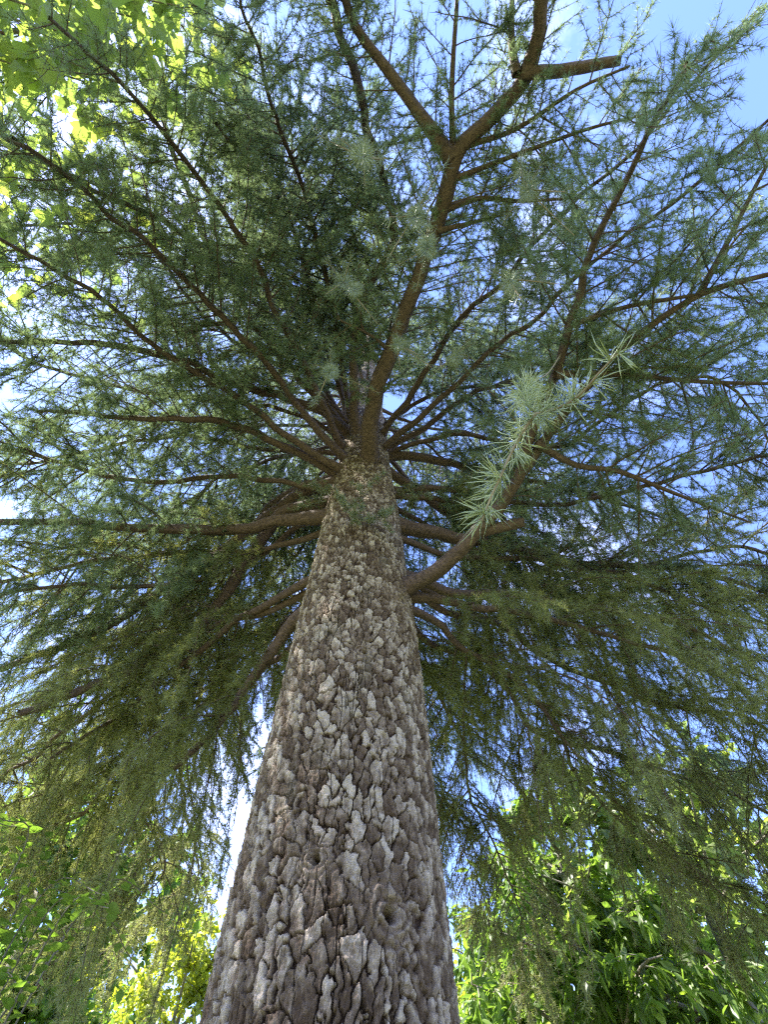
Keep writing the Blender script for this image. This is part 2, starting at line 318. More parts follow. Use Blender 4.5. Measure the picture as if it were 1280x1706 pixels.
# ------------------------------------------------------------------ the cedar: branches and needles
NTRI = 0
def needle_mesh(parent, base, T, mt, wid=0.0020, ln=0.044, per=9, spacing_keep=1.0, solid=False, lod=True, spread=0.85):
    """base/T (n,3): short-shoot positions with the direction of their twig"""
    global NTRI
    n = len(base)
    if n == 0: return
    O = rng.standard_normal((n, 3)); O -= (O*T).sum(1, keepdims=True)*T; O = unit(O)
    dist = np.linalg.norm(base-CAM, axis=1)
    q = np.clip(dist/2.6, 1.0, 4.0) if lod else np.ones(n)
    B = np.repeat(base, per, 0); TT = np.repeat(T, per, 0); OO = np.repeat(O, per, 0); Q = np.repeat(q, per); rs = np.repeat(rng.random(n), per)
    keep = rng.random(len(B)) < 1/Q**1.15
    B, TT, OO, Q, rs = B[keep], TT[keep], OO[keep], Q[keep], rs[keep]; m = len(B)
    D = unit(OO*0.75+TT*0.45+spread*0.6*rng.standard_normal((m, 3)))
    Ln = ln*(0.65+0.5*rng.random(m)); W = wid*Q**0.85
    S = unit(np.cross(D, rng.standard_normal((m, 3))))
    tip = B+D*Ln[:, None]
    rv = np.clip(0.5*rs+0.5*rng.random(m), 0, 1)
    if solid:
        S2 = np.cross(D, S); c = [B+W[:, None]*0.5*(math.cos(a)*S+math.sin(a)*S2) for a in (0, 2.09, 4.19)]
        bend = rng.standard_normal((m, 3))*0.10+[0, 0, -0.03]
        md = [B+(D-bend)*(Ln*0.55)[:, None]+W[:, None]*0.55*(math.cos(a)*S+math.sin(a)*S2) for a in (0, 2.09, 4.19)]
        V = np.stack(c+md+[tip], 1).reshape(-1, 3); o = (np.arange(m)*7)[:, None]
        f = []
        for i in range(3):
            j = (i+1) % 3; f += [o+np.array([[i, j, 3+j]]), o+np.array([[i, 3+j, 3+i]]), o+np.array([[3+i, 3+j, 6]])]
        Fc = np.concatenate(f); rr = np.repeat(rv, 7)
    else:
        V = np.stack([B-S*W[:, None]*0.5, B+S*W[:, None]*0.5, tip], 1).reshape(-1, 3)
        Fc = np.arange(m*3).reshape(-1, 3); rr = np.repeat(rv, 3)
    NTRI += len(Fc)
    mesh_obj('needles', V, Fc, mt, parent, {'rnd': rr})

def spurs(P, sp, t0=0.0, wt=None):
    """short-shoot positions along strands P (N,K,3) with spacing sp"""
    N_ = len(P)
    if N_ == 0: return np.zeros((0, 3)), np.zeros((0, 3))
    Ln = np.linalg.norm(np.diff(P, axis=1), axis=2).sum(1); c = np.maximum(1, (Ln*(1-t0)/sp)*(1 if wt is None else wt)).astype(int)
    idx = np.repeat(np.arange(N_), c); t = t0+(1-t0)*rng.random(len(idx))
    return along(P, idx, t)

def make_branch(nodes, r0, r1, s0=0.15, dens=1.0, side=0.75, pend=0.5, tert=1.0, up=0.0, ndl=1.0, label=None, per=9, forks=(), stub=None, shoots=0, hang=0.0):
    P = spline(nodes, 0.07); seg = np.linalg.norm(np.diff(P, axis=0), axis=1); s = np.concatenate([[0], np.cumsum(seg)]); Lm = s[-1]; u = s/Lm
    jit = np.stack([fbm(s*2.2, s*0+k*7.3, s*0+nodes[0][2], 3, 5) for k in range(3)], -1)*0.10*np.clip(s/0.4, 0, 1)[:, None]
    P = P+jit
    rad = (r0*(1-u)+r1*u)*(1+0.55*np.exp(-s/0.10))*(1+0.14*fbm(s*6, s*0+nodes[0][0]*9, s*0+1, 3, 9))
    wb = Buf(); wb.tube(P, rad, 12, rough=0.05)
    paths = [(P, rad, Lm, s0)]
    for fk, fr0, fr1 in forks:
        Q = spline(fk, 0.07); sg = np.concatenate([[0], np.cumsum(np.linalg.norm(np.diff(Q, axis=0), axis=1))]); uu = sg/sg[-1]
        rd = (fr0*(1-uu)+fr1*uu)*(1+0.3*np.exp(-sg/0.08)); wb.tube(Q, rd, 8, rough=0.03); paths.append((Q, rd, sg[-1], 0.12))
    if stub:
        Q = spline(stub[0], 0.04); wb.tube(Q, np.linspace(stub[1], stub[2], len(Q)), 10, cap=True, rough=0.04)
    SP, ST = [], []
    for (P, rad, Lm, s0_) in paths:
        n2 = max(3, int(Lm*(1-s0_)/0.046*dens*(1-0.45*min(hang, 1)))); t = s0_+(1-s0_)*(np.arange(n2)+rng.random(n2))/n2; t = np.clip(t, 0, 0.995)
        i = np.clip((t*(len(P)-1)).astype(int), 0, len(P)-2); S = P[i]+(P[i+1]-P[i])*rng.random((n2, 1)); T = unit(P[i+1]-P[i])
        H = np.cross(T, np.array([0, 0, 1.0])); H = unit(H); sg = np.where(np.arange(n2) % 2 == 0, 1, -1)[:, None]
        Up = np.cross(H, T)
        D = unit(T*(0.55+0.3*rng.random((n2, 1))) + sg*H*(0.9+0.2*rng.random((n2, 1))) + Up*(up+0.35*rng.standard_normal((n2, 1))))
        L2 = 1.15*side*(0.3+0.7*rng.random(n2))*np.minimum(1, (1.12-t)*1.6)*(0.5+0.5*np.clip((t-s0_)*4, 0, 1))
        L2 = np.maximum(L2, 0.10)
        K2 = 9; P2 = grow(S, D, L2*(1+0.5*hang), K2, pend*(0.8+0.6*rng.random(n2)), 0.07)
        r2 = np.clip(0.0022+0.0065*L2, 0.002, 0.010)[:, None]*np.linspace(1, 0.28, K2)[None]
        wb.tubes(P2, r2, 5)
        n3 = np.maximum(1, (L2*(1+0.5*hang)/0.034*tert)).astype(int); idx = np.repeat(np.arange(n2), n3); t3 = 0.08+0.9*rng.random(len(idx))
        S3, T3 = along(P2, idx, t3); X = rng.standard_normal(T3.shape); X[:, 2] *= 0.45; H3 = unit(np.cross(T3, X)); 
        D3 = unit(T3*0.7+H3*0.95+np.array([0, 0, -0.15-0.5*hang])); L3 = (0.07+0.22*rng.random(len(idx)))*(1.15-0.7*t3)*(0.6+side*0.5)*(1+0.7*hang*rng.random(len(idx)))
        P3 = grow(S3, D3, L3, 5, pend*0.7+hang, 0.08)
        wb.tubes(P3, np.full((len(P3), 5), 1.0)*np.linspace(0.0016, 0.0007, 5)*np.clip(np.linalg.norm(S3-CAM, axis=1)/3, 1, 2)[:, None], 3)
        cov = np.where(rng.random(n2) < 0.12, 0.08, 0.45+0.85*rng.random(n2))
        a, b = spurs(P2, 0.010/ndl, 0.08, cov); SP.append(a); ST.append(b)
        a, b = spurs(P3, 0.0105/ndl, 0.03, cov[idx]*(0.5+rng.random(len(idx)))); SP.append(a); ST.append(b)
        a, b = spurs(P[None][:, int(len(P)*0.8):], 0.012, 0.0); SP.append(a); ST.append(b)
        if hang > 0.15:      # weeping strands
            nh = int(Lm*(0.3+hang)*3.2); j = rng.integers(0, n2, nh); S4, T4 = along(P2, j, 0.2+0.75*rng.random(nh))
            P4 = grow(S4, unit(T4+[0, 0, -0.8]), (0.35+0.75*rng.random(nh))*(0.5+0.6*hang), 10, 2.2, 0.10)
            wb.tubes(P4, np.full((nh, 10), 1.0)*np.linspace(0.0032, 0.001, 10), 4)
            c4 = np.repeat(np.arange(nh), 15); S5, T5 = along(P4, c4, rng.random(len(c4))); P5 = grow(S5, unit(T5*0.5+rng.standard_normal(T5.shape)*[.7, .7, .3]), 0.05+0.13*rng.random(len(c4)), 4, 0.9, 0.08)
            wb.tubes(P5, np.full((len(c4), 4), 0.001), 3)
            for PP, q_ in ((P4, 0.012), (P5, 0.011)):
                a, b = spurs(PP, q_, 0.02); SP.append(a); ST.append(b)
    o = wb.build('branch', M_LIMB, cedar)
    if label: o['label'] = label
    needle_mesh(o, np.concatenate(SP), np.concatenate(ST), M_OLIVE if hang > 0.3 else M_NEEDLE, per=per)
    return o, P

def on_trunk(px, py, z):       # start point just inside the trunk surface in the direction of pixel (px, py)
    a = taxis(z); p = pz(px, py, z); d = p-a; d[2] = 0; d = d/np.linalg.norm(d); return a+d*trad(z)*0.75
def trace(start, pts):         # start (px,py,z) on the trunk, then pixels with heights above the camera
    out_ = [] if start is None else [on_trunk(*start)]
    return np.array(out_+[pz(*p) for p in pts])

# the big limb passing overhead
b1 = trace((612, 790, 3.75), [(617, 765, 3.78), (626, 700, 3.80), (650, 600, 3.85), (692, 480, 3.88), (735, 375, 3.86), (756, 268, 3.82), (815, 185, 3.78), (868, 115, 3.72), (902, 40, 3.65), (925, -60, 3.5), (950, -200, 3.2)])
make_branch(b1, 0.074, 0.034, s0=0.16, dens=0.8, side=0.65, pend=0.35, forks=[
    (trace(None, [(756, 268, 3.82), (700, 190, 3.9), (645, 115, 3.95), (590, 40, 3.9), (560, -60, 3.7)]), 0.050, 0.018),
    (trace(None, [(756, 268, 3.82), (753, 150, 3.88), (762, 0, 3.8), (770, -120, 3.6)]), 0.022, 0.008),
    (trace(None, [(862, 124, 3.73), (853, 70, 3.78), (855, -60, 3.7)]), 0.026, 0.01),
    (trace(None, [(770, 245, 3.8), (860, 215, 3.78), (960, 150, 3.6), (1050, 110, 3.4)]), 0.018, 0.006),
    (trace(None, [(752, 300, 3.82), (850, 262, 3.78), (980, 215, 3.6), (1080, 190, 3.4)]), 0.018, 0.006),
    (trace(None, [(741, 350, 3.84), (800, 330, 3.8), (860, 335, 3.7), (960, 330, 3.5)]), 0.020, 0.006),
    (trace(None, [(730, 385, 3.84), (790, 370, 3.8), (850, 355, 3.7)]), 0.018, 0.006),
    (trace(None, [(655, 590, 3.85), (620, 560, 3.8), (560, 530, 3.7)]), 0.014, 0.005)],
    stub=(trace(None, [(868, 122, 3.72), (935, 118, 3.70), (1035, 100, 3.62)]), 0.038, 0.026), label='thick limb passing overhead and forking against the blue sky')
# right limb with the sawn stub
make_branch(trace((690, 975, 2.20), [(705, 965, 2.22), (745, 935, 2.26), (800, 885, 2.32), (850, 820, 2.4), (890, 745, 2.48), (922, 640, 2.56), (948, 550, 2.62), (975, 470, 2.66), (1010, 380, 2.64), (1060, 280, 2.5), (1110, 190, 2.3), (1150, 90, 2.0)]), 0.046, 0.004,
    s0=0.2, dens=0.8, side=0.65, pend=0.4, forks=[
    (trace(None, [(872, 785, 2.45), (940, 690, 2.55), (1010, 610, 2.62), (1075, 550, 2.66), (1170, 490, 2.66), (1290, 455, 2.6), (1400, 430, 2.4)]), 0.028, 0.010),
    (trace(None, [(1165, 492, 2.66), (1215, 400, 2.7), (1260, 310, 2.7), (1310, 220, 2.6)]), 0.016, 0.006),
    (trace(None, [(955, 540, 2.62), (1050, 510, 2.66), (1170, 490, 2.66)]), 0.014, 0.009),
    (trace(None, [(925, 625, 2.57), (1000, 622, 2.6), (1100, 630, 2.62), (1190, 637, 2.6), (1320, 640, 2.5)]), 0.020, 0.008),
    (trace(None, [(893, 738, 2.48), (960, 775, 2.42), (1030, 785, 2.4), (1120, 820, 2.35), (1250, 870, 2.2)]), 0.020, 0.006)],
    stub=(trace(None, [(797, 888, 2.32), (835, 878, 2.33), (873, 870, 2.34)]), 0.036, 0.029), label='low reddish limb with a short sawn stub at its first fork')
# the others that can be picked out, right side
make_branch(trace((665, 875, 3.15), [(690, 878, 3.16), (740, 888, 3.18), (820, 908, 3.15), (920, 935, 3.05), (1050, 945, 2.9), (1150, 950, 2.7), (1290, 990, 2.4)]), 0.058, 0.012, s0=0.2, dens=1.1, side=0.8, pend=0.9, hang=0.25)
make_branch(trace((655, 785, 4.1), [(690, 812, 4.1), (730, 845, 4.0), (800, 900, 3.8), (900, 990, 3.3), (1000, 1080, 2.7)]), 0.045, 0.010, s0=0.2, pend=0.9, hang=0.4)
make_branch(trace((650, 760, 4.3), [(690, 762, 4.3), (760, 775, 4.3), (860, 800, 4.2), (1000, 830, 3.9), (1150, 880, 3.5)]), 0.045, 0.010, s0=0.25, pend=0.6)
make_branch(trace((650, 760, 4.5), [(700, 715, 4.6), (770, 665, 4.7), (850, 640, 4.7), (960, 600, 4.5), (1080, 560, 4.2)]), 0.032, 0.010, s0=0.2, pend=0.5)
make_branch(trace((690, 1000, 2.1), [(740, 1040, 2.1), (820, 1100, 2.0), (900, 1180, 1.75), (980, 1270, 1.5)]), 0.024, 0.006, s0=0.25, pend=1.0, hang=0.6)
make_branch(trace((700, 990, 2.2), [(800, 1000, 2.2), (930, 1040, 2.1), (1080, 1080, 1.9), (1220, 1130, 1.65)]), 0.028, 0.006, s0=0.2, pend=0.9, hang=0.6)
make_branch(trace((700, 960, 2.5), [(800, 980, 2.5), (950, 1010, 2.35), (1120, 1040, 2.15), (1330, 1100, 1.8)]), 0.034, 0.006, s0=0.25, pend=0.9, hang=0.5)
# left side
make_branch(trace((590, 735, 4.55), [(570, 712, 4.55), (520, 682, 4.55), (470, 662, 4.5), (380, 638, 4.4), (300, 605, 4.25), (205, 578, 4.0), (100, 572, 3.7), (-40, 560, 3.2)]), 0.050, 0.014, s0=0.25, dens=1.1, side=0.8, pend=0.6)
make_branch(trace((555, 785, 3.75), [(530, 768, 3.78), (480, 745, 3.8), (420, 722, 3.75), (330, 700, 3.6), (200, 692, 3.3), (60, 690, 2.9)]), 0.042, 0.010, s0=0.25, pend=0.6)
make_branch(trace((535, 855, 3.15), [(500, 862, 3.16), (450, 872, 3.16), (395, 885, 3.12), (320, 889, 3.0), (230, 880, 2.85), (130, 874, 2.65), (-30, 868, 2.3)]), 0.055, 0.016, s0=0.32, dens=0.9, side=0.75, pend=0.8, hang=0.2, label='heavy level limb running out to the left')
make_branch(trace((550, 795, 3.7), [(520, 815, 3.7), (470, 850, 3.6), (400, 900, 3.4), (310, 960, 3.0), (180, 1045, 2.5), (20, 1100, 2.1), (-80, 1150, 1.9)]), 0.055, 0.016, s0=0.4, dens=0.7, pend=0.9, hang=0.3)
make_branch(trace((530, 830, 3.4), [(490, 850, 3.4), (455, 885, 3.3), (420, 930, 3.1), (360, 1010, 2.7), (300, 1075, 2.35), (200, 1130, 2.0), (0, 1195, 1.6)]), 0.060, 0.018, s0=0.4, dens=0.65, pend=0.9, hang=0.45)
make_branch(trace((545, 790, 3.9), [(500, 815, 3.9), (450, 850, 3.8), (380, 930, 3.4), (300, 1040, 2.8), (220, 1140, 2.2)]), 0.042, 0.012, s0=0.4, dens=0.65, pend=0.9, hang=0.6)
make_branch(trace((510, 1015, 2.2), [(490, 1035, 2.2), (455, 1085, 2.1), (425, 1135, 2.0), (370, 1200, 1.8), (300, 1290, 1.5)]), 0.045, 0.012, s0=0.25, dens=0.9, pend=1.0, hang=0.9)
make_branch(trace((510, 960, 2.5), [(440, 1000, 2.5), (340, 1080, 2.3), (220, 1180, 2.0), (80, 1260, 1.6)]), 0.030, 0.008, s0=0.28, pend=1.0, hang=0.8)
make_branch(trace((545, 830, 3.5), [(420, 940, 3.1), (250, 975, 2.6), (100, 980, 2.3), (-60, 1000, 2.0)]), 0.028, 0.008, s0=0.28, pend=0.8, hang=0.3)
# dark limb rising to the upper left
make_branch(trace((600, 740, 4.4), [(590, 690, 4.5), (583, 640, 4.6), (590, 560, 4.8), (625, 460, 4.9), (655, 370, 4.9), (640, 290, 4.8), (612, 215, 4.6), (585, 120, 4.3), (555, 10, 3.9), (540, -80, 3.6)]), 0.050, 0.025, s0=0.2, dens=1.5, side=0.9, pend=0.4)
make_branch(trace((595, 720, 5.0), [(560, 620, 5.1), (520, 500, 5.1), (490, 390, 4.9), (430, 290, 4.5), (360, 200, 4.0)]), 0.035, 0.010, s0=0.15, dens=1.3, side=0.85, pend=0.5)
make_branch(trace((590, 720, 5.2), [(500, 580, 5.2), (400, 480, 4.9), (280, 380, 4.3), (150, 300, 3.7), (20, 220, 3.1)]), 0.040, 0.010, s0=0.2, dens=1.0, side=0.8, pend=0.5)
make_branch(trace((570, 760, 3.9), [(470, 640, 4.0), (350, 500, 3.9), (220, 390, 3.6), (80, 270, 3.2), (-60, 180, 2.7)]), 0.036, 0.008, s0=0.2, dens=1.1, side=0.85, pend=0.6)
make_branch(trace((575, 760, 4.2), [(480, 560, 4.3), (400, 400, 4.2), (310, 270, 3.9), (210, 150, 3.5), (90, 30, 3.0)]), 0.036, 0.008, s0=0.2, dens=1.2, side=0.9, pend=0.6)
make_branch(trace((592, 720, 5.0), [(565, 560, 5.0), (520, 380, 4.8), (465, 210, 4.3), (425, 60, 3.8), (400, -60, 3.4)]), 0.036, 0.006, s0=0.15, dens=1.4, side=0.95, pend=0.5)
make_branch(trace((560, 770, 3.7), [(430, 690, 3.8), (300, 600, 3.7), (150, 490, 3.3), (0, 400, 2.9), (-90, 350, 2.7)]), 0.034, 0.008, s0=0.25, dens=1.1, side=0.8, pend=0.6)
make_branch(trace((640, 730, 4.6), [(720, 600, 4.7), (830, 470, 4.5), (960, 340, 4.1), (1100, 190, 3.6), (1230, 60, 3.1)]), 0.034, 0.006, s0=0.25, dens=1.1, side=0.8, pend=0.6)
make_branch(trace((645, 745, 4.2), [(760, 640, 4.3), (900, 520, 4.1), (1060, 380, 3.6), (1220, 250, 3.1), (1330, 170, 2.7)]), 0.030, 0.006, s0=0.2, dens=1.0, side=0.75, pend=0.6)
def free_branch(azd, z, Lb, hang, rise=0.02, fall=0.33, side=0.85, dens=1.0):
    az = R(azd); dx, dy = math.sin(az), math.cos(az); a = taxis(z); s = [a+np.array([dx, dy, 0])*trad(z)*0.75]
    for t in (0.15, 0.35, 0.6, 0.8, 1.0):
        s.append(a+np.array([dx, dy, 0])*(trad(z)+Lb*t)+np.array([-dy, dx, 0])*0.10*rng.standard_normal()*Lb*t+np.array([0, 0, rise*Lb*t-fall*Lb*t*t]))
    make_branch(np.array(s), 0.005+0.0042*Lb, 0.003, s0=0.08, dens=dens, side=side, pend=0.9, hang=hang)
for q in [(-66, 2.5, 4.4, .85), (-40, 3.0, 4.2, .6), (-27, 4.0, 3.2, .15), (8, 3.0, 3.4, .45), (24, 2.7, 3.8, .35), (44, 2.5, 4.2, .35), (68, 2.5, 4.4, .35), (16, 3.8, 3.4, .3), (-38, 4.0, 3.8, .3), (-82, 3.1, 4.4, .35), (80, 3.0, 4.6, .35), (-10, 4.2, 3.2, .2), (55, 3.7, 4.0, .3), (-65, 3.9, 4.3, .3), (-100, 3.6, 4.6, .2), (100, 4.3, 4.4, .1), (116, 4.9, 4.4, .0), (90, 3.6, 4.8, .2), (-130, 4.9, 4.2, 0), (-95, 4.4, 4.6, .1), (-75, 4.8, 4.3, .1), (-50, 5.0, 4.0, .1), (-110, 4.6, 4.6, .1)]:
    free_branch(*q)
for q in range(13):
    free_branch(q*137.5+20, 4.7+0.22*q, 3.0+0.5*rng.random(), 0.0, rise=0.2, fall=0.2, side=0.85, dens=1.25)
# the rest of the crown, every whorl up to the top
GA = 2.39996; k = 0
for z in np.concatenate([np.arange(2.4, 5.0, 0.20), np.arange(5.0, 9, 0.17), np.arange(9, 15.0, 0.24)]):
    k += 1; az = k*GA+0.4*rng.standard_normal(); dx, dy = math.cos(az), math.sin(az)
    if z < 3.6 and dy < 0.25: continue                       # these sectors hold the limbs traced above
    if z < 4.6 and dy < -0.3: continue
    if z < 8.0 and dy < -0.35 and dx > -0.25: continue
    Lb = np.interp(z, [2, 4, 8, 12, 15], [4.9, 4.9, 3.8, 2.1, 0.5])*(0.8+0.35*rng.random())
    a = taxis(z); s = [a+np.array([dx, dy, 0])*trad(z)*0.75]
    rise = np.interp(z, [2, 4.5, 12], [0.0, 0.12, 0.5]); fall = np.interp(z, [2, 4.5, 12], [0.40, 0.30, 0.2])
    for t in (0.15, 0.35, 0.6, 0.8, 1.0):
        s.append(a+np.array([dx, dy, 0])*(trad(z)+Lb*t)+np.array([-dy, dx, 0])*0.12*rng.standard_normal()*Lb*t+np.array([0, 0, rise*Lb*t-fall*Lb*t*t]))
    make_branch(np.array(s), 0.004+0.0050*Lb, 0.003, s0=0.08, dens=1.0 if z < 9 else 0.75, side=min(0.85, 0.25+0.14*Lb), pend=0.7, hang=0.5 if z < 4.3 else 0.1, ndl=1.0 if z < 9 else 0.8)

# ------------------------------------------------------------------ pendulous shoots near the camera
def make_shoot(paths, mt, label=None, ln=0.045, wid=0.0011, sp=0.006, per=7, r=0.002, start=0.0):
    wb = Buf(); SP, ST = [], []
    for p, t0 in paths:
        P = spline(p, 0.02); wb.tube(P, np.linspace(r*1.4, r*0.6, len(P)), 6)
        a, b = spurs(P[None], sp, t0); SP.append(a); ST.append(b)
    o = wb.build('hanging_shoot', M_TWIG, cedar)
    if label: o['label'] = label
    needle_mesh(o, np.concatenate(SP), np.concatenate(ST), mt, wid=wid, ln=ln, per=per, solid=True, lod=False, spread=0.75)
J = pd(893, 690, 0.78)
make_shoot([(np.array([pz(935, 590, 2.59), pd(915, 620, 1.9), pd(880, 640, 1.15), pd(872, 662, 0.9), J]), 0.80),
            (np.array([J, pd(868, 725, 0.75), pd(843, 775, 0.72), pd(820, 825, 0.69), pd(803, 868, 0.67)]), 0.0),
            (np.array([J, pd(930, 680, 0.77), pd(965, 660, 0.755), pd(1000, 620, 0.745), pd(1036, 583, 0.74)]), 0.0)], M_PALE_LIT,
           'pale bright shoot hanging close to the lens, forked in two', ln=0.052, wid=0.0015, sp=0.0066, per=6)
def hanger(px, py, ztop, dist, n=3):
    a = pz(px, py, ztop); t = pd(px, py, dist); m = (a+t)/2+rng.standard_normal(3)*0.04; paths = [(np.array([a, m, t+(m-t)*0.3+rng.standard_normal(3)*0.012, t]), 0.03)]
    for i in range(n):
        q = a+(t-a)*(0.35+0.63*rng.random()); e = q+np.array([rng.standard_normal()*0.10, rng.standard_normal()*0.10, -0.12*rng.random()-0.05]); paths.append((np.array([q, (q+e)/2+[0, 0, 0.015], e]), 0.0))
    make_shoot(paths, M_YOUNG, ln=0.045, wid=0.0013, sp=0.011, per=6)
for h in [(548, 620, 3.9, 1.7), (572, 470, 4.6, 1.6), (712, 415, 3.87, 1.35), (662, 575, 3.86, 1.8), (850, 465, 3.4, 1.4), (606, 262, 4.8, 1.3), (690, 360, 3.9, 1.5), (880, 315, 3.7, 1.5), (760, 590, 3.8, 2.0)]:
    hanger(*h, n=5)
# tufts growing from the trunk itself
for (px, py, z) in [(600, 915, 2.62), (566, 838, 3.3), (640, 840, 3.35)]:
    s = on_trunk(px, py, z); paths = []
    out_ = s-taxis(z); out_[2] = 0; out_ = unit(out_); sd = np.array([-out_[1], out_[0], 0])
    for i in range(5):
        e = s+out_*(0.22+0.16*rng.random())+sd*(rng.random()-0.5)*0.42+np.array([0, 0, 0.08-0.22*rng.random()]); paths.append((np.array([s, (s+e)/2+[0, 0, 0.04], e]), 0.3))
        for j in range(3):
            q = s+(e-s)*(0.4+0.5*rng.random())+[0, 0, 0.02]; f = q+out_*0.05+rng.standard_normal(3)*0.06+[0, 0, -0.03]; paths.append((np.array([q, (q+f)/2, f]), 0.0))
    make_shoot(paths, M_YOUNG, ln=0.042, wid=0.0022, sp=0.010, per=6)

# ------------------------------------------------------------------ broad leaved trees
OVATE = np.array([(0, 0), (0.30, 0.25), (0.36, 0.5), (0.22, 0.8), (0, 1.05), (-0.22, 0.8), (-0.36, 0.5), (-0.30, 0.25)])
LANCE = np.array([(0, 0), (0.14, 0.25), (0.17, 0.5), (0.09, 0.8), (0, 1.1), (-0.09, 0.8), (-0.17, 0.5), (-0.14, 0.25)])
MAPLE = np.array([(0, 0), (0.22, 0.02), (0.50, -0.02), (0.42, 0.18), (0.62, 0.42), (0.40, 0.42), (0.30, 0.50), (0.20, 0.78), (0, 1.0),
                  (-0.20, 0.78), (-0.30, 0.50), (-0.40, 0.42), (-0.62, 0.42), (-0.42, 0.18), (-0.50, -0.02), (-0.22, 0.02)])
def leaf_mesh(parent, B, D, mt, shape, size, name='leaves', flat=0.5):
    """B base points, D leaf axes"""
    n = len(B); Up = np.array([0, 0, 1.0])+flat*rng.standard_normal((n, 3)); D = unit(D)
    S = unit(np.cross(D, Up)); Nn = np.cross(S, D); sz = size*(0.6+0.6*rng.random(n))
    k = len(shape); xs = shape[:, 0]; ys = shape[:, 1]
    fold = 0.30*np.abs(xs)-0.28*ys*ys*0.5
    V = B[:, None]+sz[:, None, None]*(xs[None, :, None]*S[:, None]+ys[None, :, None]*D[:, None]+fold[None, :, None]*Nn[:, None])
    C = B[:, None]+sz[:, None, None]*(0.45*D[:, None]-0.03*Nn[:, None])
    V = np.concatenate([V, C], 1).reshape(-1, 3); o = (np.arange(n)*(k+1))[:, None, None]
    i = np.arange(k); Fc = (o+np.stack([i, (i+1) % k, np.full(k, k)], -1)[None]).reshape(-1, 3)
    mesh_obj(name, V, Fc, mt, parent, {'rnd': np.repeat(rng.random(n), k+1)})
def broad_tree(name, cat, label, base, H, crown_r, z0, tr, nlimb, ntw, nleaf, size, shape, mt, group=None, droop=0.5, lean=(0, 0), stems=1):
    root = empty(name, tuple(base), label, cat, group); root.location = (0, 0, 0); base = np.asarray(base, float)
    top = base+np.array([lean[0], lean[1], H*0.85])
    wb = Buf(); tk = spline([base-[0, 0, 0.1], base+(top-base)*0.3+rng.standard_normal(3)*0.05*tr*8, base+(top-base)*0.65+rng.standard_normal(3)*0.3*tr*4, top], 0.25)
    wb.tube(tk, tr*np.linspace(1, 0.15, len(tk))*(1+0.4*np.exp(-np.arange(len(tk))/1.5)), 14, rough=0.02)
    for q in range(stems-1):
        b2 = base+np.array([0.5*(q+1), 0.2, -0.1]); wb.tube(spline([b2, b2+[0.2, 0.1, H*0.4], top+[0.8, 0.2, -H*0.15]], 0.25), tr*0.7*np.linspace(1, 0.2, len(spline([b2, b2+[0.2, 0.1, H*0.4], top+[0.8, 0.2, -H*0.15]], 0.25))), 10)
    wb.build('trunk', M_GREY, root)
    cb = Buf(); t = np.clip(np.linspace(z0/H/0.85, 1, nlimb)+0.03*rng.standard_normal(nlimb), 0.05, 0.99); i = (t*(len(tk)-1)).astype(int); S = tk[i]
    az = np.arange(nlimb)*GA+rng.random(nlimb); prof = np.sqrt(np.clip(1-((t-0.45)/0.62)**2, 0.05, 1))
    D = np.stack([np.cos(az), np.sin(az), 0.35+0.5*t], -1); L1 = crown_r*prof*(0.75+0.4*rng.random(nlimb))
    P1 = grow(S, D, L1, 8, 0.4*droop, 0.12); cb.tubes(P1, (0.25*tr+0.008)*np.linspace(1, 0.2, 8)[None]*np.ones((nlimb, 1)), 6)
    idx = np.repeat(np.arange(nlimb), ntw); S2, T2 = along(P1, idx, 0.2+0.8*rng.random(len(idx))); D2 = unit(T2*0.5+rng.standard_normal(T2.shape)*0.7)
    L2 = (0.25+0.75*rng.random(len(idx)))*crown_r*0.36; P2 = grow(S2, D2, L2, 6, droop, 0.12); cb.tubes(P2, np.linspace(0.008, 0.003, 6)[None]*np.ones((len(idx), 1)), 4)
    cb.build('limbs', M_GREY, root)
    nn = nleaf//len(P2); i3 = np.repeat(np.arange(len(P2)), nn); B, T3 = along(P2, i3, 0.05+0.95*rng.random(len(i3)))
    Dl = unit(T3*0.6+rng.standard_normal(B.shape)*0.6+np.array([0, 0, -0.45*droop])); B = B+0.03*rng.standard_normal(B.shape)*crown_r/2
    leaf_mesh(root, B, Dl, mt, shape, size, 'crown'); return root
def at(px, dist, y=1600):     # ground point in the direction of column px
    d = ray(px, y); h = np.hypot(d[0], d[1]); return np.array([d[0]/h*dist, d[1]/h*dist, 0.0])
G = 'trees beyond the cedar'
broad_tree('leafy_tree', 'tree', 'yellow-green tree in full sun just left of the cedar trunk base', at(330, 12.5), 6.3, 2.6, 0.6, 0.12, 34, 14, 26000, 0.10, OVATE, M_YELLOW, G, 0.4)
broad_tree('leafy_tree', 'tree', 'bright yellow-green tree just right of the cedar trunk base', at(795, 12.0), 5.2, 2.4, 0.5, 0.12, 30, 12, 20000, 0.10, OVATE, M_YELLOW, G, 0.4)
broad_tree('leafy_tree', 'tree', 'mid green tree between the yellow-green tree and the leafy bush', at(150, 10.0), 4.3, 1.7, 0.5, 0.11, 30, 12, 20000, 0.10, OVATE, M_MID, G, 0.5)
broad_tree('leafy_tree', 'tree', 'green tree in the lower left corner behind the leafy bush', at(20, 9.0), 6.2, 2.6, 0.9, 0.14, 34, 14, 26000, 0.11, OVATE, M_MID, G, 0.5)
broad_tree('slender_tree', 'tree', 'dark green tree with narrow hanging leaves and two grey stems right of the cedar', at(985, 7.6), 6.0, 1.8, 2.3, 0.10, 34, 14, 11000, 0.17, LANCE, M_BROAD, G, 1.0, stems=2)
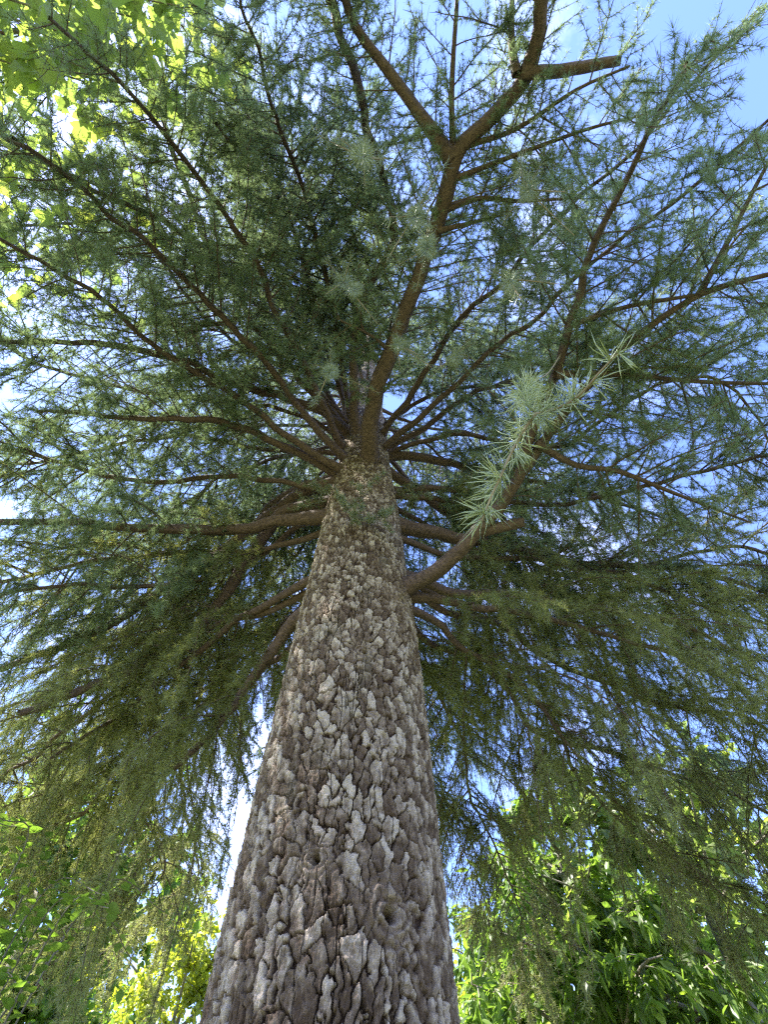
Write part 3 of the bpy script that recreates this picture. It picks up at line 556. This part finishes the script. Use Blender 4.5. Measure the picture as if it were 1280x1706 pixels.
broad_tree('slender_tree', 'tree', 'narrow-leaved tree with one slim stem beside the right edge of the cedar trunk', at(870, 9.5), 5.6, 1.9, 1.4, 0.08, 30, 12, 12000, 0.16, LANCE, M_BROAD, G, 1.0)
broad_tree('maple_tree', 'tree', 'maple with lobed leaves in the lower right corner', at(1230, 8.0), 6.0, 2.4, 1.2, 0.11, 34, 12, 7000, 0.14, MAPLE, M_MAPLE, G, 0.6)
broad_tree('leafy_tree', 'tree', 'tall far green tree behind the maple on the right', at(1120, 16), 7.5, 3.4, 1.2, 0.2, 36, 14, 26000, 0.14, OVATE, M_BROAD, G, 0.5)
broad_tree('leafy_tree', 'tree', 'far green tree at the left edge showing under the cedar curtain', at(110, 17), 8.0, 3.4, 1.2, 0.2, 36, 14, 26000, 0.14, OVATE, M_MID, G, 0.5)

# overhanging maple, upper left: trunk outside the picture, limbs reach over
def over_maple():
    root = empty('maple_tree', (0, 0, 0), 'maple whose backlit yellow-green lobed leaves show through the needles at upper left', 'tree')
    base = np.array([-4.6, -1.8, 0.0]); wb = Buf(); tk = spline([base, base+[0.2, 0.1, 2.2], base+[0.1, 0.3, 4.2], base+[0.4, 0.2, 7.5]], 0.2)
    wb.tube(tk, np.linspace(0.17, 0.05, len(tk)), 16, rough=0.02); wb.build('trunk', M_GREY, root)
    cb = Buf(); Bs, Ds = [], []
    targets = [(210, 60, 3.2), (180, 150, 3.3), (270, 40, 3.5), (120, 300, 3.3), (330, 130, 3.5), (60, 120, 3.0), (40, 260, 3.2), (250, 350, 3.7), (300, 10, 3.4), (170, 480, 4.0), (20, 420, 3.2), (130, 60, 3.1), (-40, 300, 3.0), (-60, 60, 2.8)]
    for (px, py, z) in targets:
        e = pz(px, py, z+0.7); s = base+[0.15, 0.2, 3.2+1.5*rng.random()]; m = (s+e)/2+[0, 0, 0.25]
        P = spline([s, m, e], 0.1); cb.tube(P, np.linspace(0.02, 0.004, len(P)), 6)
        c = 46 if py < 200 and px > 100 else 30
        i = len(P)-1-(np.abs(rng.standard_normal(c))*len(P)*0.10).astype(int); i = np.clip(i, 2, len(P)-1)
        B = P[i]+rng.standard_normal((c, 3))*np.array([0.20, 0.20, 0.10]); Bs.append(B); Ds.append(unit(rng.standard_normal((c, 3))*np.array([1, 1, 0.3])+[0, 0, -0.4]))
    for q in range(24):     # the rest of its crown, off to the left
        a = rng.random()*6.28; s = base+[0.15, 0.2, 3.0+4*rng.random()]; e = s+np.array([math.cos(a)*1.4-0.4, math.sin(a)*1.4, 0.5]); P = spline([s, (s+e)/2, e], 0.1); cb.tube(P, np.linspace(0.02, 0.004, len(P)), 6)
        B = e+rng.standard_normal((60, 3))*0.4; Bs.append(B); Ds.append(unit(rng.standard_normal((60, 3))+[0, 0, -0.4]))
    cb.build('limbs', M_GREY, root); leaf_mesh(root, np.concatenate(Bs), np.concatenate(Ds), M_MAPLE, MAPLE, 0.125, 'crown', flat=0.45)
over_maple()
# arching leafy bush at the lower left
def bush():
    b = at(-20, 3.3); root = empty('leafy_bush', (0, 0, 0), 'bush with rows of small round leaves on arching twigs at the lower left edge', 'bush')
    cb = Buf(); Bs, Ds = [], []
    for q in range(46):
        a = rng.random()*6.28; h = 1.5+1.35*rng.random(); o = rng.random()*0.5
        s = b+np.array([rng.standard_normal()*0.12, rng.standard_normal()*0.12, 0]); e = b+np.array([math.cos(a)*o, math.sin(a)*o, h]); P = spline([s, s+(e-s)*[0.3, 0.3, 0.7], e, e+np.array([math.cos(a), math.sin(a), -0.15])*0.35], 0.05)
        cb.tube(P, np.linspace(0.01, 0.0025, len(P)), 5)
        n = 60; i = np.linspace(len(P)*0.35, len(P)-1.01, n); i0 = i.astype(int); T = unit(P[i0+1]-P[i0]); B = P[i0]+(P[i0+1]-P[i0])*(i-i0)[:, None]
        H = unit(np.cross(T, [0, 0, 1.0])); sg = np.where(np.arange(n) % 2, 1, -1)[:, None]; Bs.append(B); Ds.append(H*sg+T*0.6+0.15*rng.standard_normal((n, 3)))
    cb.build('stems', M_GREY, root); leaf_mesh(root, np.concatenate(Bs), np.concatenate(Ds), M_MID, OVATE*[1.25, 1], 0.055, 'leaves', flat=0.25)
bush()
print('needle tris', NTRI, 'objects', len(bpy.data.objects))
